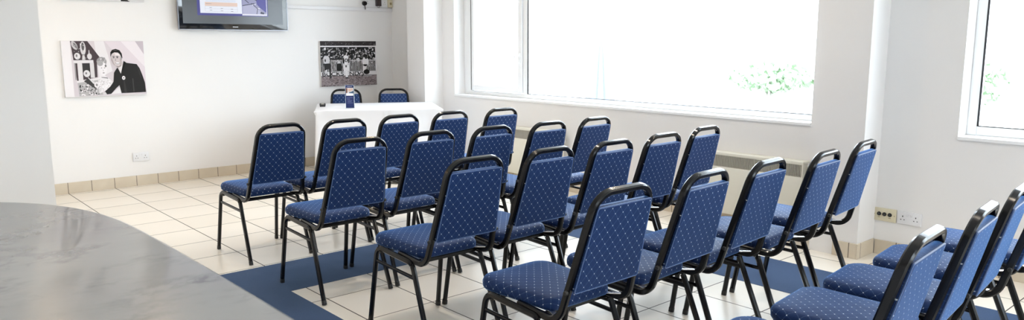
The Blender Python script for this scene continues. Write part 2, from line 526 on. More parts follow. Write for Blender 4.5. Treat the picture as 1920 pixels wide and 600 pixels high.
def make_chair():
    root = thing('banquet_chair', 'chair', 'chair')
    # seat: wider and rounder in front
    outl = rounded_outline([(.180, .125), (.210, .580), (-.210, .580), (-.180, .125)], [.045, .085, .085, .045])
    bm = cushion(outl, .050, .010)
    for q in bm.verts: q.co.z += .472 + .012 * (q.co.y - .35)
    seat = obj('seat', bm, M['fabric'], root, angle=80)
    uv_planar(seat, lambda c: c.x * (1 + max(0, .488 - c.z) * 4.5), lambda c: (c.y - .37) * (1 + max(0, .488 - c.z) * 4.0))
    # back panel between the uprights
    zt, zb = .905, .562
    hw = lambda z: back_pt(z, 1)[0] - .010
    nrm = Vector((0, .38, Y0 - Y1)).normalized()     # faces the sitter
    up = Vector((0, Y1 - Y0, .38)).normalized()
    L = (zt - zb) / up.z
    outl = rounded_outline([(hw(zb), 0), (hw(zt), L), (-hw(zt), L), (-hw(zb), 0)], [.010, .010, .010, .010], 3)
    bm = cushion(outl, .034, .010, .36)
    ob = Vector(back_pt(zb)) - nrm * .005
    for q in bm.verts:
        a, b_, n_ = q.co
        q.co = ob + Vector((a, 0, 0)) + up * b_ + nrm * n_
    bk = obj('backrest', bm, M['fabric'], root, angle=80)
    uv_planar(bk, lambda c: c.x + .01, lambda c: c.z)
    # piping round the back panel
    path = [Vector((x, 0, 0)) + up * y_ + ob - nrm * .014 for x, y_ in outl]
    pb = bmesh.new(); sweep(pb, path + [path[0]], rprofile(.005, .005, .0022, 2), nrm)
    obj('piping', pb, M['fabric_edge'], bk)
    # U-shaped tube of the back, running down and forward under the seat
    zt = .955
    side = lambda s: [Vector((s * .196, .30, .442)), Vector((s * .204, .060, .430)), Vector(back_pt(zt, s))]
    pl, pr = side(-1), side(1)
    path = fillet(pl + pr[::-1], [.075, .088, .088, .075], 8)
    prof = rprofile(.030, .024, .0055, 1)
    bm = bmesh.new()
    # sweep with the wide side of the section square to the back
    rings = []
    n = len(path)
    for i, p in enumerate(path):
        a, c_ = path[max(0, i - 1)], path[min(n - 1, i + 1)]
        tt = (c_ - a).normalized()
        # in-plane normal for the U (points away from the back plane), turning with the lower bends
        side_v = Vector((1, 0, 0))
        if p.z > .875: side_v = tt.cross(nrm).normalized(); r = nrm
        else: r = tt.cross(side_v).normalized()
        if r.dot(nrm) < 0 and p.z > .5: r = -r
        r = (r - tt * r.dot(tt)).normalized()
        s_ = tt.cross(r)
        rings.append([bm.verts.new(p + r * u_ + s_ * v_) for u_, v_ in prof])
    # line up neighbouring rings (avoids a twist where the reference changes)
    m_ = len(prof)
    for i in range(1, n):
        a, b_ = rings[i - 1], rings[i]
        best = min(((sum((a[j].co - b_[(j + k) % m_].co).length for j in range(m_)), k, 1) for k in range(m_)), key=lambda q: q[0])
        best2 = min(((sum((a[j].co - b_[(k - j) % m_].co).length for j in range(m_)), k, -1) for k in range(m_)), key=lambda q: q[0])
        if best[0] <= best2[0]: rings[i] = [b_[(j + best[1]) % m_] for j in range(m_)]
        else: rings[i] = [b_[(best2[1] - j) % m_] for j in range(m_)]
    for a, b_ in zip(rings, rings[1:]):
        for j in range(m_): bm.faces.new((a[j], a[(j + 1) % m_], b_[(j + 1) % m_], b_[j]))
    bm.faces.new(rings[0][::-1]); bm.faces.new(rings[-1])
    obj('back_frame', bm, M['black'], root, angle=28)
    # legs: each side is an inverted U cut in the middle of its top run
    lp = rprofile(.029, .022, .007, 1)
    for s in (-1, 1):
        x0, x1 = s * .225, s * .212
        top = Vector((x1, .36, .434))
        f = fillet([(x0, .562, .004), (x1, .490, .446), (x1, .36, .436)], [.055])
        r_ = fillet([(x0, .0, .004), (x1, .165, .424), (x1, .36, .436)], [.050])
        for nm, pa in (('leg', f), ('leg', r_)):
            bm = bmesh.new(); sweep(bm, pa, lp, (0, 1, 0) if False else (0, .7, .7))
            lg = obj(nm, bm, M['black'], root, angle=28)
            d = (pa[1] - pa[0]).normalized()
            cb = bmesh.new(); sweep(cb, [pa[0] - Vector((0, 0, .004)), pa[0] + d * .022], rprofile(.031, .023, .008, 2), (0, .7, .7))
            obj('foot_cap', cb, M['cap'], lg)
        bm = bmesh.new()
        sweep(bm, [Vector((s * .2155, .505, .368)), Vector((s * .2165, .136, .352))], rprofile(.018, .011, .003, 2), (0, 0, 1))
        obj('stretcher', bm, M['black'], root)
    bm = bmesh.new()
    sweep(bm, [Vector((-.213, .185, .418)), Vector((.213, .185, .418))], rprofile(.024, .014, .004, 2), (0, 0, 1))
    obj('rear_crossbar', bm, M['black'], root)
    bm = bmesh.new()
    sweep(bm, [Vector((-.213, .46, .425)), Vector((.213, .46, .425))], rprofile(.024, .014, .004, 2), (0, 0, 1))
    obj('front_crossbar', bm, M['black'], root)
    # bent side brackets carrying the seat between tube and cushion
    for s in (-1, 1):
        bm = bmesh.new()
        pa = fillet([Vector((s * .196, .085, .452)), Vector((s * .168, .135, .448)), Vector((s * .160, .24, .444))], [.05], 4)
        sweep(bm, pa, rprofile(.022, .004, .0015, 1), (1, 0, 0))
        obj('seat_bracket', bm, M['steel'], root)
    for s in (-1, 1):
        bm = bmesh.new(); cyl(bm, (s * .205, .018, .56), (s * .217, .018, .56), .010, .008, 12)
        obj('link_stud', bm, M['cap'], root)
    return root

CH = {  # (row, place): x, y of the rear feet, turn
 (1, 1): (.599, -3.665, .02), (1, 2): (1.078, -3.680, .01), (1, 3): (1.563, -3.650, 0.010), (1, 4): (2.032, -3.673, 0.010), (1, 5): (2.520, -3.735, 0.020),
 (2, 1): (.591, -4.735, 0), (2, 2): (1.100, -4.720, 0.010), (2, 3): (1.565, -4.750, 0.030), (2, 4): (2.040, -4.790, 0.030), (2, 5): (2.525, -4.785, 0.050),
 (3, 1): (.640, -5.725, 0), (3, 2): (1.134, -5.735, 0.010), (3, 3): (1.610, -5.750, 0.015), (3, 4): (2.092, -5.735, 0.020), (3, 5): (2.592, -5.690, 0.065),
 (4, 1): (.597, -6.680, 0), (4, 2): (1.125, -6.695, 0.050), (4, 3): (1.606, -6.705, 0.070), (4, 4): (2.090, -6.745, 0.090), (4, 5): (2.625, -6.705, 0.105),
 (5, 1): (.710, -7.718, 0.080), (5, 2): (1.228, -7.712, 0.100), (5, 3): (1.710, -7.685, 0.100), (5, 4): (2.210, -7.685, 0.105), (5, 5): (2.735, -7.685, 0.105),
}
ROW = {1: 'front row by the white table', 2: 'second row', 3: 'third row', 4: 'fourth row', 5: ''}
PLACE = {1: 'leftmost', 2: 'second from the left', 3: 'middle one', 4: 'fourth from the left', 5: 'rightmost, window-side one'}
proto = make_chair()
first = True
for (r, p), (x, y, a) in CH.items():
    if r == 5: lab = {1: 'blue dotted chair, its backrest leftmost in the rear row', 2: 'blue dotted chair, second from the left in the rear row', 3: 'blue dotted chair, third from the left in the rear row',
                      4: 'blue dotted chair cut by the right photo edge, fourth in the rear row', 5: 'blue dotted chair of the rear row closest to the twin wall sockets'}[p]
    else: lab = 'blue dotted chair, %s of the %s' % (PLACE[p], ROW[r])
    o = proto if first else copy_tree(proto)
    first = False
    o.location = (x, y, .0022 if r == 2 or p == 5 else 0)
    o.rotation_euler = (0, 0, a)
    tag(o, lab, 'chair', 'blue dotted banquet chairs in five rows')

# ------------------------------------------------------------------ head table, turned in the corner
TA = math.radians(-28.8)
ux, uy = Vector((math.cos(TA), math.sin(TA), 0)), Vector((-math.sin(TA), math.cos(TA), 0))
FL = Vector((2.045, -1.38, 0)); TW, TD, TZ = 1.335, .985, .81
cenT = FL + ux * TW / 2 + uy * TD / 2
for i, (dx, dy, lab, rz) in enumerate(((2.905, -.50, 'blue chair behind the white table, standing behind the small leaflet stand', PI + TA + .03), (3.385, -.795, 'blue chair behind the white table, close to the corner pier', PI + TA - .02))):
    o = copy_tree(proto)
    a = rz
    fwd = Vector((-math.sin(a), math.cos(a), 0))
    # reclined top is .09 behind the rear feet
    o.location = Vector((dx, dy, 0)) + fwd * .09
    o.rotation_euler = (0, 0, a)
    tag(o, lab, 'chair', 'two blue chairs behind the head table')

tb = thing('folding_table', 'folding table standing under the white floor-length cloth', 'table', cenT, TA)
obj('table_top', B(-TW / 2 + .01, TW / 2 - .01, -TD / 2 + .01, TD / 2 - .01, TZ - .035, TZ - .004, bev=.004), M['wood'], tb)
for sx in (-1, 1):
    for sy in (-1, 1):
        bm = bmesh.new(); cyl(bm, (sx * (TW / 2 - .12), sy * (TD / 2 - .1), 0), (sx * (TW / 2 - .12), sy * (TD / 2 - .1), TZ - .035), .015)
        obj('leg', bm, M['black'], tb)

def cloth():
    bm = bmesh.new()
    per = rounded_outline([(-TW / 2, -TD / 2), (TW / 2, -TD / 2), (TW / 2, TD / 2), (-TW / 2, TD / 2)], [.006] * 4, 3)
    # resample
    P = []
    for i, p in enumerate(per):
        q = per[(i + 1) % len(per)]; d = math.dist(p, q); k = max(1, int(d / .02))
        for j in range(k): P.append((p[0] + (q[0] - p[0]) * j / k, p[1] + (q[1] - p[1]) * j / k))
    n = len(P)
    s = [0]
    for i in range(n): s.append(s[-1] + math.dist(P[i], P[(i + 1) % n]))
    rings = []
    levels = [0, .003, .012, .05, .12, .22, .34, .46, .58, .70, .785]
    for k, h in enumerate(levels):
        ring = []
        for i, (x, y) in enumerate(P):
            a, b_ = P[i - 1], P[(i + 1) % n]
            tx, ty = b_[0] - a[0], b_[1] - a[1]; l = math.hypot(tx, ty)
            nx, ny = ty / l, -tx / l
            u = s[i]
            amp = .022 * (h / .785) ** .8
            # folds gather at the four corners, shallow waves between
            cd = min(math.dist((x, y), (sx * TW / 2, sy * TD / 2)) for sx in (-1, 1) for sy in (-1, 1))
            fold = math.sin(u * 31) * .55 + math.sin(u * 13.7 + 1.3) * .5 + math.sin(u * 57 + h * 3) * .18
            fold *= .35 + 1.3 * math.exp(-(cd / .16) ** 2)
            out = -.012 * min(1, h / .06) + amp * (fold + .2) + .012 * math.exp(-(cd / .09) ** 2) * (h / .785)
            if y < -TD / 2 + .02: out += .014 * math.exp(-((x - .06) / .012) ** 2) - .010 * math.exp(-((x - .085) / .015) ** 2)
            if k == 0: out = -.008
            elif k == 1: out = 0
            elif k == 2: out = .001 + .012 * math.exp(-(cd / .04) ** 2)
            hh = min(h, .20 + .0001 * k) if y > TD / 2 - .02 and abs(x) < TW / 2 - .03 else h   # short drop on the chairs' side
            ring.append(bm.verts.new((x + nx * out, y + ny * out, TZ - hh)))
        rings.append(ring)
    for a, b_ in zip(rings, rings[1:]):
        for j in range(n): bm.faces.new((a[j], a[(j + 1) % n], b_[(j + 1) % n], b_[j]))
    # top, fan in rings with soft creases
    prev = rings[0]
    for f in (.8, .55, .3, .1):
        cur = []
        for q in rings[0]:
            x, y = q.co.x * f, q.co.y * f
            cur.append(bm.verts.new((x, y, TZ + .001 + .0015 * math.sin(x * 9) * math.cos(y * 7))))
        for j in range(n): bm.faces.new((prev[j], prev[(j + 1) % n], cur[(j + 1) % n], cur[j]))
        prev = cur
    bm.faces.new(prev)
    # ironed crease down the middle
    return bm
cl = obj('tablecloth', cloth(), M['cloth'], angle=60)
cl.location = cenT; cl.rotation_euler = (0, 0, TA)
tag(cl, 'white floor-length cloth draped over the head table in the far corner', 'tablecloth')

# ------------------------------------------------------------------ layered prints
def srgb(v):
    v /= 255.0
    return v / 12.92 if v <= .04045 else ((v + .055) / 1.055) ** 2.4

class Print:
    """coloured shapes in a plane facing -Y; (px, py) picture coordinates, layers .2 mm apart"""
    def __init__(s, mx, my): s.bm = bmesh.new(); s.cl = s.bm.loops.layers.float_color.new('ink'); s.mx, s.my = mx, my; s.k = 0
    def col(s, c):
        if isinstance(c, (int, float)): c = (c, c * .985, c)
        return (*[srgb(q) for q in c], 1)
    def poly(s, c, pts, layer=1):
        vs = [s.bm.verts.new((s.mx(x), -.00025 * layer, s.my(y))) for x, y in pts]
        try: f = s.bm.faces.new(vs)
        except Exception: return
        for l in f.loops: l[s.cl] = s.col(c)
        return f
    def rect(s, c, x0, y0, x1, y1, layer=1): s.poly(c, [(x0, y0), (x1, y0), (x1, y1), (x0, y1)], layer)
    def ell(s, c, x, y, rx, ry, layer=1, n=14, rot=0):
        s.poly(c, [(x + rx * math.cos(2 * PI * i / n) * math.cos(rot) - ry * math.sin(2 * PI * i / n) * math.sin(rot), y + rx * math.cos(2 * PI * i / n) * math.sin(rot) + ry * math.sin(2 * PI * i / n) * math.cos(rot)) for i in range(n)], layer)
    def text(s, c, txt, x, y, h, layer=2, sx=1.0):
        cu = bpy.data.curves.new('lettering', 'FONT'); cu.body = txt; cu.size = 1; cu.fill_mode = 'FRONT'; cu.offset = .02
        to = bpy.data.objects.new('lettering_tmp', cu)
        me = to.to_mesh()
        ws = [v_.co.copy() for v_ in me.vertices]
        k = h / .7
        vs = [s.bm.verts.new((s.mx(x + w.x * k * sx), -.00025 * layer, s.my(y - w.y * k))) for w in ws]
        for p in me.polygons:
            try: f = s.bm.faces.new([vs[i] for i in p.vertices])
            except Exception: continue
            for l in f.loops: l[s.cl] = s.col(c)
        to.to_mesh_clear()
        bpy.data.objects.remove(to); bpy.data.curves.remove(cu)
    def make(s, name, mat, parent):
        bm = s.bm
        for f in bm.faces:
            f.normal_update()
            if f.normal.y > 0: f.normal_flip()
        me = bpy.data.meshes.new(name); bm.to_mesh(me); bm.free(); me.materials.append(mat)
        o = bpy.data.objects.new(name, me); C.objects.link(o); o.parent = parent
        return o

def canvas(name, x0, x1, z0, z1, label, th=.03):
    root = thing(name, label, 'picture', ((x0 + x1) / 2, 0, (z0 + z1) / 2))
    w, h = (x1 - x0) / 2, (z1 - z0) / 2
    obj('stretched_canvas', B(-w, w, -th, -.0003, -h, h, bev=.003), M['canvas'], root)
    return root, w, h

# 1: man in a dark suit beside a woman and a tall trophy
root, w, h = canvas('canvas_picture', .045, .805, .970, 1.530, 'black and white canvas photo of a smiling man in dark suit beside a trophy')
p = Print(lambda x: -w + (x - 50) / 715 * 2 * w, lambda y: h - (y - 72) / 473 * 2 * h)
p.rect((204, 196, 202), 126, 73, 764, 541, 0)
p.rect(226, 52, 74, 126, 541, 0)
p.poly(222, [(330, 74), (412, 74), (470, 330), (350, 385)], 1)
p.poly((226, 219, 224), [(560, 74), (690, 74), (764, 190), (764, 300)], 1)
p.poly((188, 178, 186), [(690, 74), (764, 74), (764, 190)], 1)
p.poly((214, 204, 211), [(420, 74), (560, 74), (764, 300), (764, 500)], 1)
p.poly((70, 60, 64), [(128, 74), (272, 74), (368, 212), (340, 240), (335, 380), (160, 410)], 2)
p.ell(205, 230, 135, 24, 58, 3); p.poly(205, [(222, 185), (238, 185), (244, 232), (216, 232)], 3)
p.ell(90, 230, 120, 12, 34, 4)
p.ell(190, 160, 110, 22, 40, 3, rot=-.5); p.ell(120, 168, 112, 10, 28, 4, rot=-.5)
p.ell(215, 177, 200, 26, 28, 3); p.ell(130, 172, 196, 8, 12, 4); p.ell(210, 280, 203, 20, 26, 3); p.poly(210, [(276, 150), (282, 150), (284, 182), (274, 182)], 3)
p.rect(218, 142, 234, 310, 259, 4); p.rect(214, 172, 258, 212, 412, 4); p.rect(208, 277, 258, 312, 384, 4)
p.rect(150, 146, 262, 156, 400, 3)
p.rect(52, 215, 264, 275, 345, 4)
p.ell(212, 245, 348, 28, 30, 5); p.ell(120, 240, 345, 8, 10, 6)
p.poly(220, [(155, 408), (342, 388), (342, 403), (158, 425)], 5)
p.poly(175, [(160, 425), (360, 400), (370, 532), (168, 540)], 4)
rnd = random.Random(3)
for i in range(70):
    x, y = rnd.uniform(170, 355), rnd.uniform(425, 532)
    p.ell(rnd.choice([40, 60, 90, 230, 235]), x, y, rnd.uniform(3, 10), rnd.uniform(2, 7), 5.1 + i * .035, 7, rnd.uniform(0, 3))
p.poly(62, [(215, 412), (262, 382), (335, 452), (312, 482)], 8.3)
for i in range(4): p.poly(215, [(250 + i * 20, 382 + i * 14), (256 + i * 20, 380 + i * 14), (300 + i * 12, 432 + i * 10), (294 + i * 12, 436 + i * 10)], 9)
p.ell(225, 322, 446, 22, 26, 10); p.ell(140, 322, 446, 9, 11, 11)
p.poly(222, [(335, 385), (400, 368), (452, 410), (470, 440), (400, 500), (340, 520)], 8)
p.ell(150, 380, 248, 44, 40, 8.5); p.ell(228, 388, 312, 32, 60, 9); p.ell(165, 366, 262, 26, 24, 10); p.ell(110, 412, 285, 8, 12, 10)
p.ell(95, 375, 302, 6, 3, 10); p.ell(95, 402, 302, 6, 3, 10); p.ell(120, 390, 345, 9, 4, 10); p.ell(190, 388, 325, 3, 8, 10)
p.poly(120, [(365, 380), (420, 385), (425, 398), (410, 392), (370, 386)], 10)
p.ell((200, 190, 192), 513, 228, 47, 66, 9)
p.poly((196, 186, 188), [(490, 270), (560, 240), (562, 290), (530, 312)], 8.6)
p.poly(24, [(461, 208), (463, 170), (480, 148), (510, 140), (545, 152), (563, 182), (566, 222), (556, 214), (548, 190), (528, 172), (498, 170), (474, 182)], 11)
for ex in (488, 520): p.ell(50, ex, 216, 9, 4, 11); p.ell(35, ex, 205, 12, 3, 11)
p.poly(150, [(503, 215), (508, 240), (498, 245)], 11); p.ell(120, 519, 263, 21, 8, 11); p.ell(245, 519, 262, 18, 5, 12); p.ell(150, 554, 222, 7, 14, 11)
p.poly(215, [(522, 305), (560, 282), (558, 330), (541, 356)], 10)
p.poly(36, [(574, 244), (600, 262), (690, 274), (714, 310), (735, 370), (755, 440), (758, 523), (534, 525), (520, 455), (490, 480), (442, 527), (402, 531), (384, 508), (440, 462), (470, 422), (480, 345), (515, 300), (541, 356)], 11)
p.poly((168, 158, 160), [(470, 215), (486, 262), (500, 285), (480, 270), (466, 236)], 9.3); p.poly((225, 216, 218), [(500, 176), (540, 180), (545, 200), (505, 198)], 9.3)
p.poly((172, 162, 164), [(540, 225), (556, 235), (552, 270), (536, 286), (544, 258)], 9.3); p.poly((150, 140, 142), [(500, 286), (530, 290), (548, 276), (546, 296), (520, 300)], 9.3)
p.poly(70, [(480, 152), (512, 146), (530, 154), (500, 158)], 11.5)
for i in range(60):
    x, y = rnd.uniform(338, 440), rnd.uniform(400, 505); p.ell(rnd.choice([190, 200, 235, 240]), x, y, rnd.uniform(4, 14), rnd.uniform(2, 5), 8.05 + i * .004, 6, rnd.uniform(0, 3))
for i in range(26):
    x, y = rnd.uniform(345, 410), rnd.uniform(215, 270); p.ell(rnd.choice([110, 130, 185, 205]), x, y, rnd.uniform(5, 12), rnd.uniform(2, 4), 8.6 + i * .012, 6, rnd.uniform(-1, 1))
for i in range(24):
    x, y = rnd.uniform(146, 250), rnd.uniform(85, 225); p.ell(rnd.choice([235, 150, 170]), x, y, rnd.uniform(2, 8), rnd.uniform(1, 4), 4.2 + i * .02, 6, rnd.uniform(0, 3))
p.poly(54, [(560, 420), (570, 416), (585, 522), (560, 522)], 12); p.poly(50, [(690, 290), (705, 300), (728, 400), (716, 390)], 12)
p.poly(20, [(574, 250), (556, 320), (541, 356), (560, 330), (590, 262)], 12)
p.ell(235, 563, 392, 15, 17, 13); p.ell(70, 563, 392, 5, 6, 14)
p.poly(66, [(640, 400), (650, 398), (652, 515), (642, 515)], 12); p.poly(210, [(372, 520), (392, 508), (404, 530), (380, 534)], 12)
p.poly(225, [(440, 528), (522, 470), (532, 526)], 10)
po = p.make('printed_image', M['ink'], root); po.location = (0, -.0302, 0)

# 2: footballers before a packed stand
root, w, h = canvas('canvas_picture', 2.832, 3.625, .974, 1.535, 'black and white canvas photo of footballers in front of a crowd')
p = Print(lambda x: -w + (x - 48) / 602 * 2 * w, lambda y: h - (y - 62) / 488 * 2 * h)
p.rect(40, 49, 63, 649, 549, 0)
p.rect((52, 48, 50), 49, 63, 649, 113, 1)
rnd = random.Random(11)
for i in range(40): p.ell(150, rnd.uniform(55, 645), rnd.uniform(70, 108), rnd.uniform(1.5, 4), rnd.uniform(2, 5), 2, 6)
for i in range(520):
    x, y = rnd.uniform(56, 636), rnd.uniform(134, 300)
    p.ell(rnd.choice([14, 18, 24, 70, 150, 200, 225]), x, y, rnd.uniform(4, 9), rnd.uniform(5, 12), 1 + i % 5, 7)
for i in range(150):
    x, y = rnd.uniform(56, 636), rnd.uniform(290, 388)
    p.ell(rnd.choice([22, 40, 60, 130]), x, y, rnd.uniform(4, 9), rnd.uniform(8, 18), 1 + i % 4, 7)
x = 60
while x < 638: p.rect(205, x, 262, x + 5, 390, 7); x += 16
p.rect(215, 160, 272, 640, 277, 7)
p.rect(228, 49, 113, 649, 126, 8); p.rect(225, 638, 126, 648, 398, 8)
p.rect(214, 49, 392, 649, 438, 8)
p.text(26, 'BUCKS', 56, 436, 40, 9, 1.30); p.text(26, 'ND', 343, 436, 40, 9, 1.25); p.text(26, 'VS', 436, 436, 40, 9, 1.2)
p.rect((140, 128, 130), 49, 440, 649, 549, 8)
for i in range(330):
    x, y = rnd.uniform(52, 640), rnd.uniform(444, 546)
    p.ell(rnd.choice([(70, 60, 62), (95, 84, 86), (175, 165, 168)]), x, y, rnd.uniform(3, 12), rnd.uniform(1.5, 4), 9 + i % 2, 6)
p.rect(40, 49, 436, 649, 441, 9)
# left player
p.ell(200, 107, 262, 34, 48, 12); p.ell(40, 108, 205, 15, 18, 12); p.ell(60, 95, 270, 8, 16, 13); p.poly(45, [(75, 305), (150, 300), (152, 372), (118, 362), (86, 378)], 13)
p.poly(200, [(88, 370), (110, 362), (108, 410), (90, 412)], 12); p.poly(60, [(132, 366), (150, 366), (156, 462), (136, 466)], 12)
# kneeling dark player
p.ell(34, 240, 345, 32, 45, 12); p.ell(210, 238, 292, 13, 14, 12); p.poly(200, [(232, 380), (252, 380), (256, 420), (236, 420)], 12)
# middle player in white, number on his back
p.ell(60, 300, 200, 15, 18, 12); p.ell(236, 312, 270, 38, 56, 12); p.poly(236, [(276, 250), (292, 232), (296, 300), (280, 330)], 12); p.poly(236, [(335, 235), (352, 262), (346, 328), (334, 300)], 12)
p.poly(230, [(280, 322), (346, 322), (346, 395), (316, 380), (284, 398)], 13)
p.text(30, '0', 297, 288, 36, 14, 1.4)
p.poly(232, [(300, 382), (330, 382), (328, 462), (306, 462)], 12); p.poly(25, [(304, 455), (332, 455), (334, 468), (302, 468)], 13); p.ell(90, 312, 335, 9, 14, 14)
# right player and crouching figure
p.ell(228, 525, 290, 38, 52, 12); p.ell(50, 532, 245, 13, 15, 13); p.poly(225, [(495, 318), (545, 318), (520, 400), (492, 400)], 12)
p.ell(18, 535, 402, 34, 28, 13); p.poly(30, [(480, 436), (590, 436), (590, 452), (480, 452)], 12); p.rect(215, 490, 444, 590, 449, 13)
po = p.make('printed_image', M['ink'], root); po.location = (0, -.0302, 0)

# 3: a third canvas above the first, its lower edge in view
root, w, h = canvas('canvas_picture', .075, .850, 1.930, 2.49, 'canvas photo above the man in suit, only its lower edge in view')
p = Print(lambda x: -w + (x - 100) / 1690 * 2 * w * 1.0, lambda y: -h + (40 - y) / 128 * .075)
p.rect(214, 110, 40, 1780, -860, 0)
p.rect(32, 180, 14, 800, -300, 1); p.poly(32, [(1290, 36), (1480, 38), (1400, 0), (1330, -200), (1280, -100)], 1); p.rect(80, 830, 20, 870, -50, 1)
p.ell((180, 175, 178), 700, -420, 190, 260, 2); p.ell(50, 1250, -420, 170, 280, 2); p.rect(120, 180, -300, 1700, -330, 3)
po = p.make('printed_image', M['ink'], root); po.location = (0, -.0302, 0)

# ------------------------------------------------------------------ television
tv = thing('television', 'wall-mounted black flat television showing a slide with a blue border', 'television', (1.785, 0, 2.01))
TVW, TVH = .618, .352
bm = bmesh.new(); box(bm, -TVW, TVW, -.075, -.04, -TVH, TVH, bev=.006); obj('housing', bm, M['tvblack'], tv)
bm = bmesh.new(); box(bm, -.35, .35, -.04, -.0003, -.22, .22, bev=.004); obj('wall_bracket', bm, M['black'], tv)
bm = bmesh.new()
for a in ((-TVW - .004, TVW + .004, -TVH - .005, -TVH + .001), (-TVW - .004, TVW + .004, TVH - .001, TVH + .005), (-TVW - .005, -TVW + .001, -TVH, TVH), (TVW - .001, TVW + .005, -TVH, TVH)):
    box(bm, a[0], a[1], -.073, -.05, a[2], a[3])
obj('edge_trim', bm, M['silver'], tv)
bm = bmesh.new(); box(bm, -.575, .56, -.0762, -.0755, -.290, .312); sc_ = obj('screen', bm, M['panel'], tv, smooth=False)
# slide: px in the enlarged crop (8.573 px per photo px), x 430..1560 -> -.41..+.385 m
fx = lambda x: -.418 + (x - 430) / 1130 * .800
fz = lambda y: -.200 + (250 - y) / 250 * .178
p = Print(fx, fz)
p.rect((62, 60, 140), 430, 250, 1560, -540, 0)
p.rect((236, 240, 250), 475, 215, 1132, -500, 1)
p.rect((232, 232, 244), 1132, 238, 1545, -500, 1)
p.rect((70, 68, 150), 1132, 214, 1138, -500, 2)
p.rect((150, 150, 185), 1138, 215, 1535, -470, 2)
p.rect((232, 205, 190), 550, 105, 1060, 48, 2)
for y in (36, 18, -10, -40): p.rect((160, 190, 230), 560, y, 1040, y - 3, 2)
for y in (112, 148, 190): p.rect((200, 198, 205), 550, y, 1060, y - 3, 2)
for x in (550, 1057): p.rect((200, 198, 205), x, 190, x + 3, 112, 2)
for x, y in ((635, 132), (810, 140), (970, 146), (810, 176), (970, 182), (640, 170)): p.rect((110, 110, 130), x - 18, y + 3, x + 18, y - 3, 3)
for k in range(7): p.rect((120, 118, 125), 562 + k * 13, 74, 571 + k * 13, 68, 3)
for k in range(12): p.rect((90, 100, 150), 540, -80 - k * 32, 900 + 130 * math.sin(k * 2.1), -88 - k * 32, 3)
p.poly((66, 60, 150), [(1290, -470), (1535, -470), (1535, 190), (1440, 120), (1380, 60)], 3)
p.poly((176, 176, 205), [(1138, 215), (1138, 90), (1290, 60), (1420, 150), (1535, 215)], 3)
for a in ([(1140, 80), (1340, 40), (1340, 52), (1140, 92)], [(1290, 40), (1400, 130), (1392, 136), (1284, 50)], [(1384, 130), (1394, 130), (1376, 214), (1366, 214)], [(1170, -30), (1250, 40), (1242, 46), (1160, -22)], [(1440, 170), (1500, 190), (1490, 214), (1430, 205)], [(1250, -60), (1380, -10), (1376, 4), (1250, -46)]):
    p.poly((34, 32, 60), a, 4)
for x, y in ((1310, 68), (1350, 60), (1400, 120), (1420, 126)): p.ell((235, 235, 245), x, y, 12, 7, 5, 8)
so = p.make('slide', M['slide'], sc_); so.location = (0, -.0764, 0)
bm = bmesh.new()
for k in range(5): box(bm, -.036 + k * .0125, -.027 + k * .0125, -.0762, -.0752, -.327, -.317)
obj('maker_mark', bm, M['socket'], tv, smooth=False)

# ------------------------------------------------------------------ trunking, wall sockets and plugs
def facing(name, label, cat, loc, rz, group=None):
    return thing(name, label, cat, loc, rz, group)
bm = bmesh.new(); box(bm, 2.40, XW - .002, -.022, -.001, 1.915, 1.957, bev=.003)
tk = obj('cable_trunking', bm, M['socket']); tag(tk, 'long white cable trunking running right from the television to the corner', 'trunking')

def socket_plate(root, w, h, gangs=2, th=.012, mat='socket'):
    bm = bmesh.new(); box(bm, -w / 2, w / 2, -th, -.0005, -h / 2, h / 2, bev=.003)
    obj('face_plate', bm, M[mat], root)
    for g_ in range(gangs):
        cx = (g_ - (gangs - 1) / 2) * w / gangs * 1.08
        bm = bmesh.new()
        box(bm, cx - .003, cx + .003, -th - .0006, -th + .001, .006, .016)
        for s in (-1, 1): box(bm, cx + s * .011 - .004, cx + s * .011 + .004, -th - .0006, -th + .001, -.015, -.010)
        obj('pin_holes', bm, M['dark'], root, smooth=False)
        bm = bmesh.new(); sx = cx * .30 if gangs == 2 else 0
        box(bm, sx - .008, sx + .008, -th - .004, -th, .014, .032, bev=.002, seg=1)
        obj('switch', bm, M['socket'], root)
s1 = thing('wall_socket', 'white double power socket low on the back wall above the skirting', 'socket', (.706, 0, .309)); socket_plate(s1, .160, .094)
s2 = thing('wall_socket', 'white double power socket right of the cream plate, low beside the pier', 'socket', (XW, -6.588, .293), PI / 2 * -1 + PI)
s2.rotation_euler = (0, 0, -PI / 2); socket_plate(s2, .160, .092)
xl = thing('audio_socket_plate', 'cream plate with three round black sockets, low on the wall beside the pier', 'socket', (XW, -6.420, .293)); xl.rotation_euler = (0, 0, -PI / 2)
bm = bmesh.new(); box(bm, -.080, .080, -.010, -.0005, -.047, .047, bev=.003); obj('face_plate', bm, M['cream'], xl)
for k in (-1, 0, 1):
    bm = bmesh.new(); cyl(bm, (k * .037, -.016, .004), (k * .037, -.009, .004), .0135, .0145, 20)
    q = obj('round_socket', bm, M['dark'], xl)
    bm = bmesh.new()
    for a in (0, 2.1, 4.2): cyl(bm, (k * .037 + .005 * math.cos(a), -.0175, .004 + .005 * math.sin(a)), (k * .037 + .005 * math.cos(a), -.015, .004 + .005 * math.sin(a)), .0018, n=8)
    obj('contact', bm, M['silver'], q)
bm = bmesh.new()
for k in (-1, 1): cyl(bm, (k * .068, -.012, .0), (k * .068, -.009, .0), .0035, n=10)
obj('screw', bm, M['brass'], xl)
bm = bmesh.new()
for k, wd in ((-1, .014), (1, .018)): box(bm, k * .037 - wd / 2, k * .037 + wd / 2, -.0106, -.0099, -.022, -.018)
obj('plate_lettering', bm, M['brass'], xl, smooth=False)

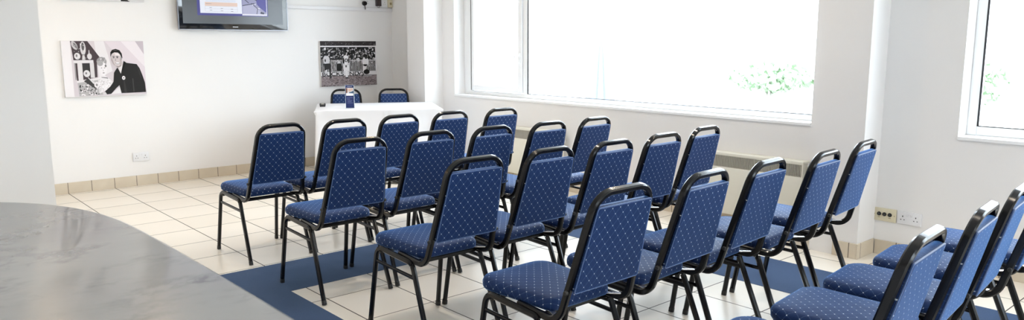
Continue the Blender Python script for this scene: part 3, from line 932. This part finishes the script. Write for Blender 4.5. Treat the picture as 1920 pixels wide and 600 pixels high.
sa = thing('wall_socket', 'double power socket above the trunking holding a black plug and a black adapter', 'socket', (3.60, 0, 2.025)); socket_plate(sa, .27, .118, th=.016)
sb = thing('wall_socket', 'single white socket above the trunking, right of the black adapter', 'socket', (3.782, 0, 2.022)); socket_plate(sb, .088, .115, 1, th=.014)
pg = thing('power_plug', 'round black power plug pushed into the high double socket', 'plug', (3.475, 0, 2.010))
bm = bmesh.new(); cyl(bm, (0, -.017, 0), (0, -.05, 0), .030, .026, 20); obj('plug_body', bm, M['black'], pg)
bm = bmesh.new(); sweep(bm, fillet([(0, -.035, -.024), (.002, -.04, -.05), (.012, -.022, -.075)], [.02]), rprofile(.010, .010, .004), (1, 0, 0)); obj('flex', bm, M['cap'], pg)
ad = thing('power_adapter', 'blocky black power adapter plugged in above the trunking', 'adapter', (3.672, 0, 2.035))
bm = bmesh.new(); box(bm, -.034, .034, -.062, -.017, -.055, .055, bev=.006); obj('adapter_body', bm, flat('dark_brown_plastic', (.03, .018, .02), .35), ad)
bm = bmesh.new(); pa = [Vector((.006 + .018 * math.cos(a), -.035, -.055 + .018 * math.sin(a))) for a in [math.radians(-10 - 16 * k) for k in range(11)]]
sweep(bm, pa, rprofile(.006, .006, .0028, 2), (0, 1, 0)); obj('cable_loop', bm, M['cap'], ad)
jb = thing('junction_box', 'small cream box high in the corner at the trunking end', 'box', (3.855, 0, 2.012))
bm = bmesh.new(); box(bm, -.026, .030, -.045, -.001, -.042, .10, bev=.004); obj('box_body', bm, M['cream'], jb)
bm = bmesh.new(); box(bm, -.015, .015, -.047, -.044, -.01, .02); obj('box_label', bm, M['brass'], jb, smooth=False)

# ------------------------------------------------------------------ convector heaters under window 1
def heater(name, y0, y1, label):
    xf, zb, zt = 3.785, .105, .615
    root = thing(name, label, 'heater', (XW, (y0 + y1) / 2, 0), 0, 'cream convector heaters under the large window')
    L = (y1 - y0) / 2
    X = xf - XW
    bm = bmesh.new()
    # casing with an open slot band near the top of its front
    box(bm, X, -.002, -L, L, zb, .495, bev=.006)
    box(bm, X, -.002, -L, L, .588, zt, bev=.006)
    box(bm, -.03, -.002, -L + .002, L - .002, .49, .59)
    for s in (-1, 1): box(bm, X, -.002, s * L - (.012 if s > 0 else 0), s * L + (0 if s > 0 else .012), .49, .595)
    obj('casing', bm, M['creamrad'], root)
    bm = bmesh.new(); box(bm, -.07, -.032, -L + .013, L - .013, .495, .588); obj('heating_core', bm, M['dark'], root, smooth=False)
    bm = bmesh.new(); y = -L + .02
    while y < L - .015: box(bm, X + .004, X + .016, y, y + .0045, .493, .590); y += .0125
    obj('grille', bm, M['grille'], root, smooth=False)
    # two little feet / brackets to the floor
    for s in (-1, 1):
        obj('foot', B(-.09, -.02, s * (L - .12) - .015, s * (L - .12) + .015, 0, zb + .003), M['creamrad'], root)
    # valve at the right (near) end
    bm = bmesh.new(); cyl(bm, (-.055, -L - .035, .50), (-.055, -L - .035, .60), .020, n=14)
    for k in range(4): cyl(bm, (-.055, -L - .035, .513 + k * .022), (-.055, -L - .035, .523 + k * .022), .024, n=14)
    vlv = obj('valve', bm, M['socket'], root)
    bm = bmesh.new(); cyl(bm, (-.055, -L - .035, .0), (-.055, -L - .035, .50), .0085, n=10); cyl(bm, (-.055, -L - .035, .5), (-.055, -L + .01, .5), .0085, n=10)
    obj('pipe', bm, M['creamrad'], root)
heater('convector_heater', -3.21, -2.12, 'cream convector heater under the far end of the large window')
heater('convector_heater', -5.84, -4.80, 'cream convector heater next to the pier, under the near end of the window')

# ------------------------------------------------------------------ things on the white table
def on_table(px, py):   # world point on the table top from along/across distances
    return FL + ux * px + uy * py + Vector((0, 0, TZ + .002))
ls = thing('leaflet_stand', 'small upright navy and white leaflet holder on the white table', 'leaflet stand', (2.482, -1.345, TZ + .003), -.62)
ls.scale = (.84, 1, 1)
bm = bmesh.new(); box(bm, -.055, .055, -.05, .03, 0, .004, bev=.001, seg=1); box(bm, -.055, .055, -.006, -.002, .0, .250); box(bm, -.0555, -.052, -.012, .006, 0, .25); box(bm, .052, .0555, -.012, .006, 0, .25)
obj('holder', bm, M['acrylic'], ls, smooth=False)
p = Print(lambda x: -.052 + (x - 90) / 160 * .104, lambda y: .248 - (y - 110) / 420 * .244)
p.rect((38, 50, 98), 90, 110, 250, 530, 0)
p.rect((225, 222, 225), 100, 160, 240, 305, 1); p.rect((34, 44, 84), 112, 122, 230, 150, 1)
p.poly((120, 85, 70), [(100, 165), (130, 165), (128, 250), (100, 258)], 2); p.poly((205, 175, 160), [(135, 170), (220, 165), (236, 200), (150, 240)], 2)
p.poly((75, 100, 125), [(150, 245), (240, 215), (240, 262), (160, 258)], 2); p.rect((240, 240, 245), 100, 262, 240, 300, 3)
for k, (x0, x1) in enumerate(((112, 225), (112, 170), (120, 215), (125, 200), (118, 226))): p.rect((120, 128, 165), x0, 340 + k * 24, x1, 346 + k * 24, 2)
p.text((210, 215, 230), 'EVENTS', 122, 146, 16, 2, 1.6) if False else p.rect((170, 178, 205), 122, 132, 220, 140, 2)
po = p.make('leaflet', M['ink'], ls); po.location = (0, -.0075, 0)
dv = thing('desk_phone', 'small dark wedge-shaped device on the left of the white table', 'device', (2.356, -0.960, TZ + .002), -.5)
dv.scale = (.52, .6, .8)
bm = bmesh.new(); vs = [bm.verts.new(c) for c in ((-.055, -.04, 0), (.055, -.04, 0), (.055, .04, 0), (-.055, .04, 0), (-.065, -.035, .032), (.065, -.035, .032), (.060, .04, .046), (-.060, .04, .046))]
for f in ((0, 3, 2, 1), (4, 5, 6, 7), (0, 1, 5, 4), (1, 2, 6, 5), (2, 3, 7, 6), (3, 0, 4, 7)): bm.faces.new([vs[i] for i in f])
obj('device_body', bm, M['cap'], dv, smooth=False)
bm = bmesh.new(); cyl(bm, (-.03, -.02, .036), (.03, -.02, .036), .008, n=10); obj('button_strip', bm, M['grille'], dv)

# ------------------------------------------------------------------ marble bar counter in the foreground
cz = 1.10
edge = [(-1.125, -9.9), (-1.125, -8.6), (-1.125, -7.6), (-1.127, -7.2), (-1.132, -6.95), (-1.143, -6.73), (-1.172, -6.56), (-1.228, -6.42), (-1.318, -6.30), (-1.44, -6.20), (-1.60, -6.125), (-1.80, -6.08), (-2.05, -6.06), (-2.6, -6.06), (-2.6, -9.9)]
def smooth_edge(pts):
    P3 = [Vector((*p_, 0)) for p_ in pts]; out = []
    for i in range(len(P3) - 1):
        if i in (0, len(P3) - 2) or i == len(P3) - 3: out.append(P3[i]); continue
        a, b_, c_, d_ = P3[i - 1], P3[i], P3[i + 1], P3[i + 2]
        for k in range(5):
            t_ = k / 5
            out.append(.5 * ((2 * b_) + (c_ - a) * t_ + (2 * a - 5 * b_ + 4 * c_ - d_) * t_ ** 2 + (3 * b_ - a - 3 * c_ + d_) * t_ ** 3))
    out.append(P3[-1])
    return [(q.x, q.y) for q in out]
E_ = smooth_edge(edge)
def inset(pts, d):
    out = []; n = len(pts)
    for i, p_ in enumerate(pts):
        a, b_ = pts[i - 1] if i else pts[0], pts[i + 1] if i < n - 1 else pts[-1]
        if i == 0 or i == n - 1: out.append((p_[0] + (-d if i == 0 else d), p_[1])); continue
        tx, ty = b_[0] - a[0], b_[1] - a[1]; l = math.hypot(tx, ty) or 1
        out.append((p_[0] - ty / l * d, p_[1] + tx / l * d))
    return out
def slab(levels):
    bm = bmesh.new(); R = [[bm.verts.new((x, y, z)) for x, y in inset(E_, d)] for d, z in levels]
    n = len(E_)
    for a, b_ in zip(R, R[1:]):
        for j in range(n): bm.faces.new((a[j], a[(j + 1) % n], b_[(j + 1) % n], b_[j]))
    bm.faces.new(R[0][::-1]); bm.faces.new(R[-1])
    return bm
ct = thing('bar_counter', 'grey marble topped counter with a rounded end in the near left foreground', 'counter', (-1.9, -7.9, 0))
o = obj('marble_worktop', slab([(.012, cz - .040), (.004, cz - .037), (0, cz - .030), (0, cz - .010), (.004, cz - .003), (.012, cz)]), M['marble'], ct, angle=50); o.location = (1.9, 7.9, 0)
o = obj('counter_base', slab([(.06, .08), (.06, cz - .04)]), M['base'], ct); o.location = (1.9, 7.9, 0)
o = obj('plinth', slab([(.10, 0), (.10, .08)]), M['cap'], ct); o.location = (1.9, 7.9, 0)

# ------------------------------------------------------------------ ceiling downlights
CAM = Vector((-1.5926, -8.5897, 1.5))
lamps = [(-0.057, -1.218), (0.518, -2.566), (2.6, -2.4), (1.2, -5.2), (2.6, -5.4), (1.2, -8.2), (2.6, -8.4), (-2.6, -6.8), (-.6, -9.8), (-2.8, -2.6)]  # first two match glints on the counter; the others added for fill light
LAMPXY = lamps
for i, (x, y) in enumerate(lamps):
    d = thing('ceiling_downlight', 'round recessed downlight in the white ceiling', 'light', (x, y, ZC), 0, 'recessed ceiling downlights')
    bm = bmesh.new()
    n = 24
    ri = [[bm.verts.new((r * math.cos(2 * PI * k / n), r * math.sin(2 * PI * k / n), z)) for k in range(n)] for r, z in ((.062, 0), (.058, -.006), (.042, -.006), (.040, -.001))]
    for a, b_ in zip(ri, ri[1:]):
        for j in range(n): bm.faces.new((a[j], a[(j + 1) % n], b_[(j + 1) % n], b_[j]))
    obj('lamp_ring', bm, M['lampwhite'], d)
    bm = bmesh.new(); cyl(bm, (0, 0, -.014), (0, 0, -.001), .026, .038, n=20); obj('lamp_glass', bm, M['lamp'], d)

# ------------------------------------------------------------------ outside
struct('ground', B(XO + .02, 120, -90, 90, -.6, -.5), M['paving'])
bd = thing('building', 'pale building seen washed out through the windows', 'building', (46, 0, -.5))
bm = bmesh.new(); box(bm, 0, 8, -60, 60, 0, 8.5); box(bm, -.25, 8.2, -60.2, 60.2, 8.5, 8.9)
obj('wall', bm, M['render'], bd, smooth=False)
for fl_ in range(2):
    for k in range(18):
        y = -44 + k * 5.2
        if (k * 7 + fl_ * 3) % 4 == 0: continue
        bm = bmesh.new(); box(bm, -.04, .1, y, y + 1.0, 1.8 + fl_ * 3.1, 2.6 + fl_ * 3.1)
        obj('window', bm, M['housewin'], bd, smooth=False)

def bush(x, y, r, hgt, label, seed, nl=900):
    rd = random.Random(seed)
    root = thing('bush', label, 'bush', (x, y, -.5), 0, 'bushes outside the windows')
    bm = bmesh.new()
    for k in range(5):
        a = 2 * PI * k / 5; cyl(bm, (0, 0, 0), (math.cos(a) * r * .4, math.sin(a) * r * .4, hgt * .75), .05, .02, 6)
    obj('stem', bm, M['trunk'], root)
    bm = bmesh.new()
    for i in range(nl):
        while True:
            v_ = Vector((rd.uniform(-1, 1), rd.uniform(-1, 1), rd.uniform(-1, 1)))
            if .15 < v_.length < 1: break
        v_ = Vector((v_.x * r, v_.y * r, hgt * .6 + v_.z * hgt * .42))
        nn = Vector((rd.uniform(-1, 1), rd.uniform(-1, 1), rd.uniform(-.3, 1))).normalized()
        a = nn.orthogonal().normalized(); b_ = nn.cross(a); s_ = rd.uniform(.10, .22)
        bm.faces.new([bm.verts.new(v_ + q) for q in (-a * s_, -b_ * s_ * .5, a * s_, b_ * s_ * .5)])
    obj('foliage', bm, M['leaf'], root, smooth=False)
bush(24.0, 6.0, 1.6, 1.3, 'low pale green bush left in the large window', 1)
bush(25.5, 1.6, 1.7, 1.3, 'wide pale green bush in the middle of the large window', 2)
bush(22.0, -1.2, 1.1, 1.5, 'small green bush at the right end of the large window', 3, 500)
bush(17.0, -5.9, 1.5, 2.4, 'tall pale green bush seen through the right window', 4, 900)

pr = thing('closed_parasol', 'closed white garden parasol standing outside the large window', 'parasol', (9.0, 0.89, -.5))
bm = bmesh.new(); cyl(bm, (0, 0, 0), (0, 0, 2.15), .025, n=10); obj('pole', bm, M['silver'], pr)
bm = bmesh.new()
n = 32; prof_ = [(.07, .55), (.26, .62), (.24, .9), (.17, 1.3), (.10, 1.8), (.03, 2.05)]
R = [[bm.verts.new((r * (1 + .22 * math.cos(8 * 2 * PI * k / n)) * math.cos(2 * PI * k / n), r * (1 + .22 * math.cos(8 * 2 * PI * k / n)) * math.sin(2 * PI * k / n), z)) for k in range(n)] for r, z in prof_]
for a, b_ in zip(R, R[1:]):
    for j in range(n): bm.faces.new((a[j], a[(j + 1) % n], b_[(j + 1) % n], b_[j]))
bm.faces.new(R[-1]); obj('canopy', bm, M['parasol'], pr)
bm = bmesh.new(); cyl(bm, (0, 0, 0), (0, 0, .08), .26, .24, 20); obj('parasol_base', bm, M['paving'], pr)

# ------------------------------------------------------------------ light
wd = bpy.data.worlds.new('daylight'); SC.world = wd; wd.use_nodes = True
bg = wd.node_tree.nodes['Background']
bg.inputs['Color'].default_value = (.80, .893, 1.0, 1); bg.inputs['Strength'].default_value = 12.2

def portal(name, loc, rot, sx, sy):
    l = bpy.data.lights.new(name, 'AREA'); l.shape = 'RECTANGLE'; l.size = sx; l.size_y = sy
    l.cycles.is_portal = True
    o = bpy.data.objects.new(name, l); C.objects.link(o); o.location = loc; o.rotation_euler = rot
    return o
for W_ in (W1, W2):
    portal('daylight_portal', (XO + .01, (W_[0] + W_[1]) / 2, (W_[2] + W_[3]) / 2), (0, PI / 2, 0), W_[3] - W_[2], W_[1] - W_[0])
for a, b_ in fw:
    portal('daylight_portal', ((a + b_) / 2, YF - .22, 1.66), (PI / 2, 0, 0), b_ - a, 1.52)
for i, (x, y) in enumerate(lamps):
    l = bpy.data.lights.new('downlight_beam', 'SPOT'); l.energy = 40; l.color = (1, .93, .84); l.spot_size = math.radians(130); l.spot_blend = .8; l.shadow_soft_size = .035
    o = bpy.data.objects.new('downlight_beam', l); C.objects.link(o); o.location = (x, y, ZC - .02)

# ------------------------------------------------------------------ camera
yaw, pitch = .7244, .1532
f = Vector((math.sin(yaw) * math.cos(pitch), math.cos(yaw) * math.cos(pitch), -math.sin(pitch)))
r = Vector((math.cos(yaw), -math.sin(yaw), 0)); u = r.cross(f)
cam = bpy.data.cameras.new('camera'); co = bpy.data.objects.new('camera', cam); C.objects.link(co)
co.matrix_world = Matrix(((r.x, u.x, -f.x, CAM.x), (r.y, u.y, -f.y, CAM.y), (r.z, u.z, -f.z, CAM.z), (0, 0, 0, 1)))
cam.sensor_fit = 'HORIZONTAL'; cam.sensor_width = 36; cam.lens = 36 * 1410.114 / 1920
cam.clip_start = .05; cam.clip_end = 300
cam.dof.use_dof = True; cam.dof.focus_distance = 4.3; cam.dof.aperture_fstop = 8.5
SC.camera = co

SC.view_settings.view_transform = 'Standard'; SC.view_settings.look = 'None'
SC.view_settings.gamma = 1; SC.view_settings.use_curve_mapping = False
SC.view_settings.exposure = 0.0
try:
    SC.cycles.use_denoising = True; SC.cycles.max_bounces = 10; SC.cycles.diffuse_bounces = 6
    SC.cycles.transparent_max_bounces = 12; SC.cycles.sample_clamp_indirect = 6; SC.cycles.caustics_reflective = False
except Exception: pass
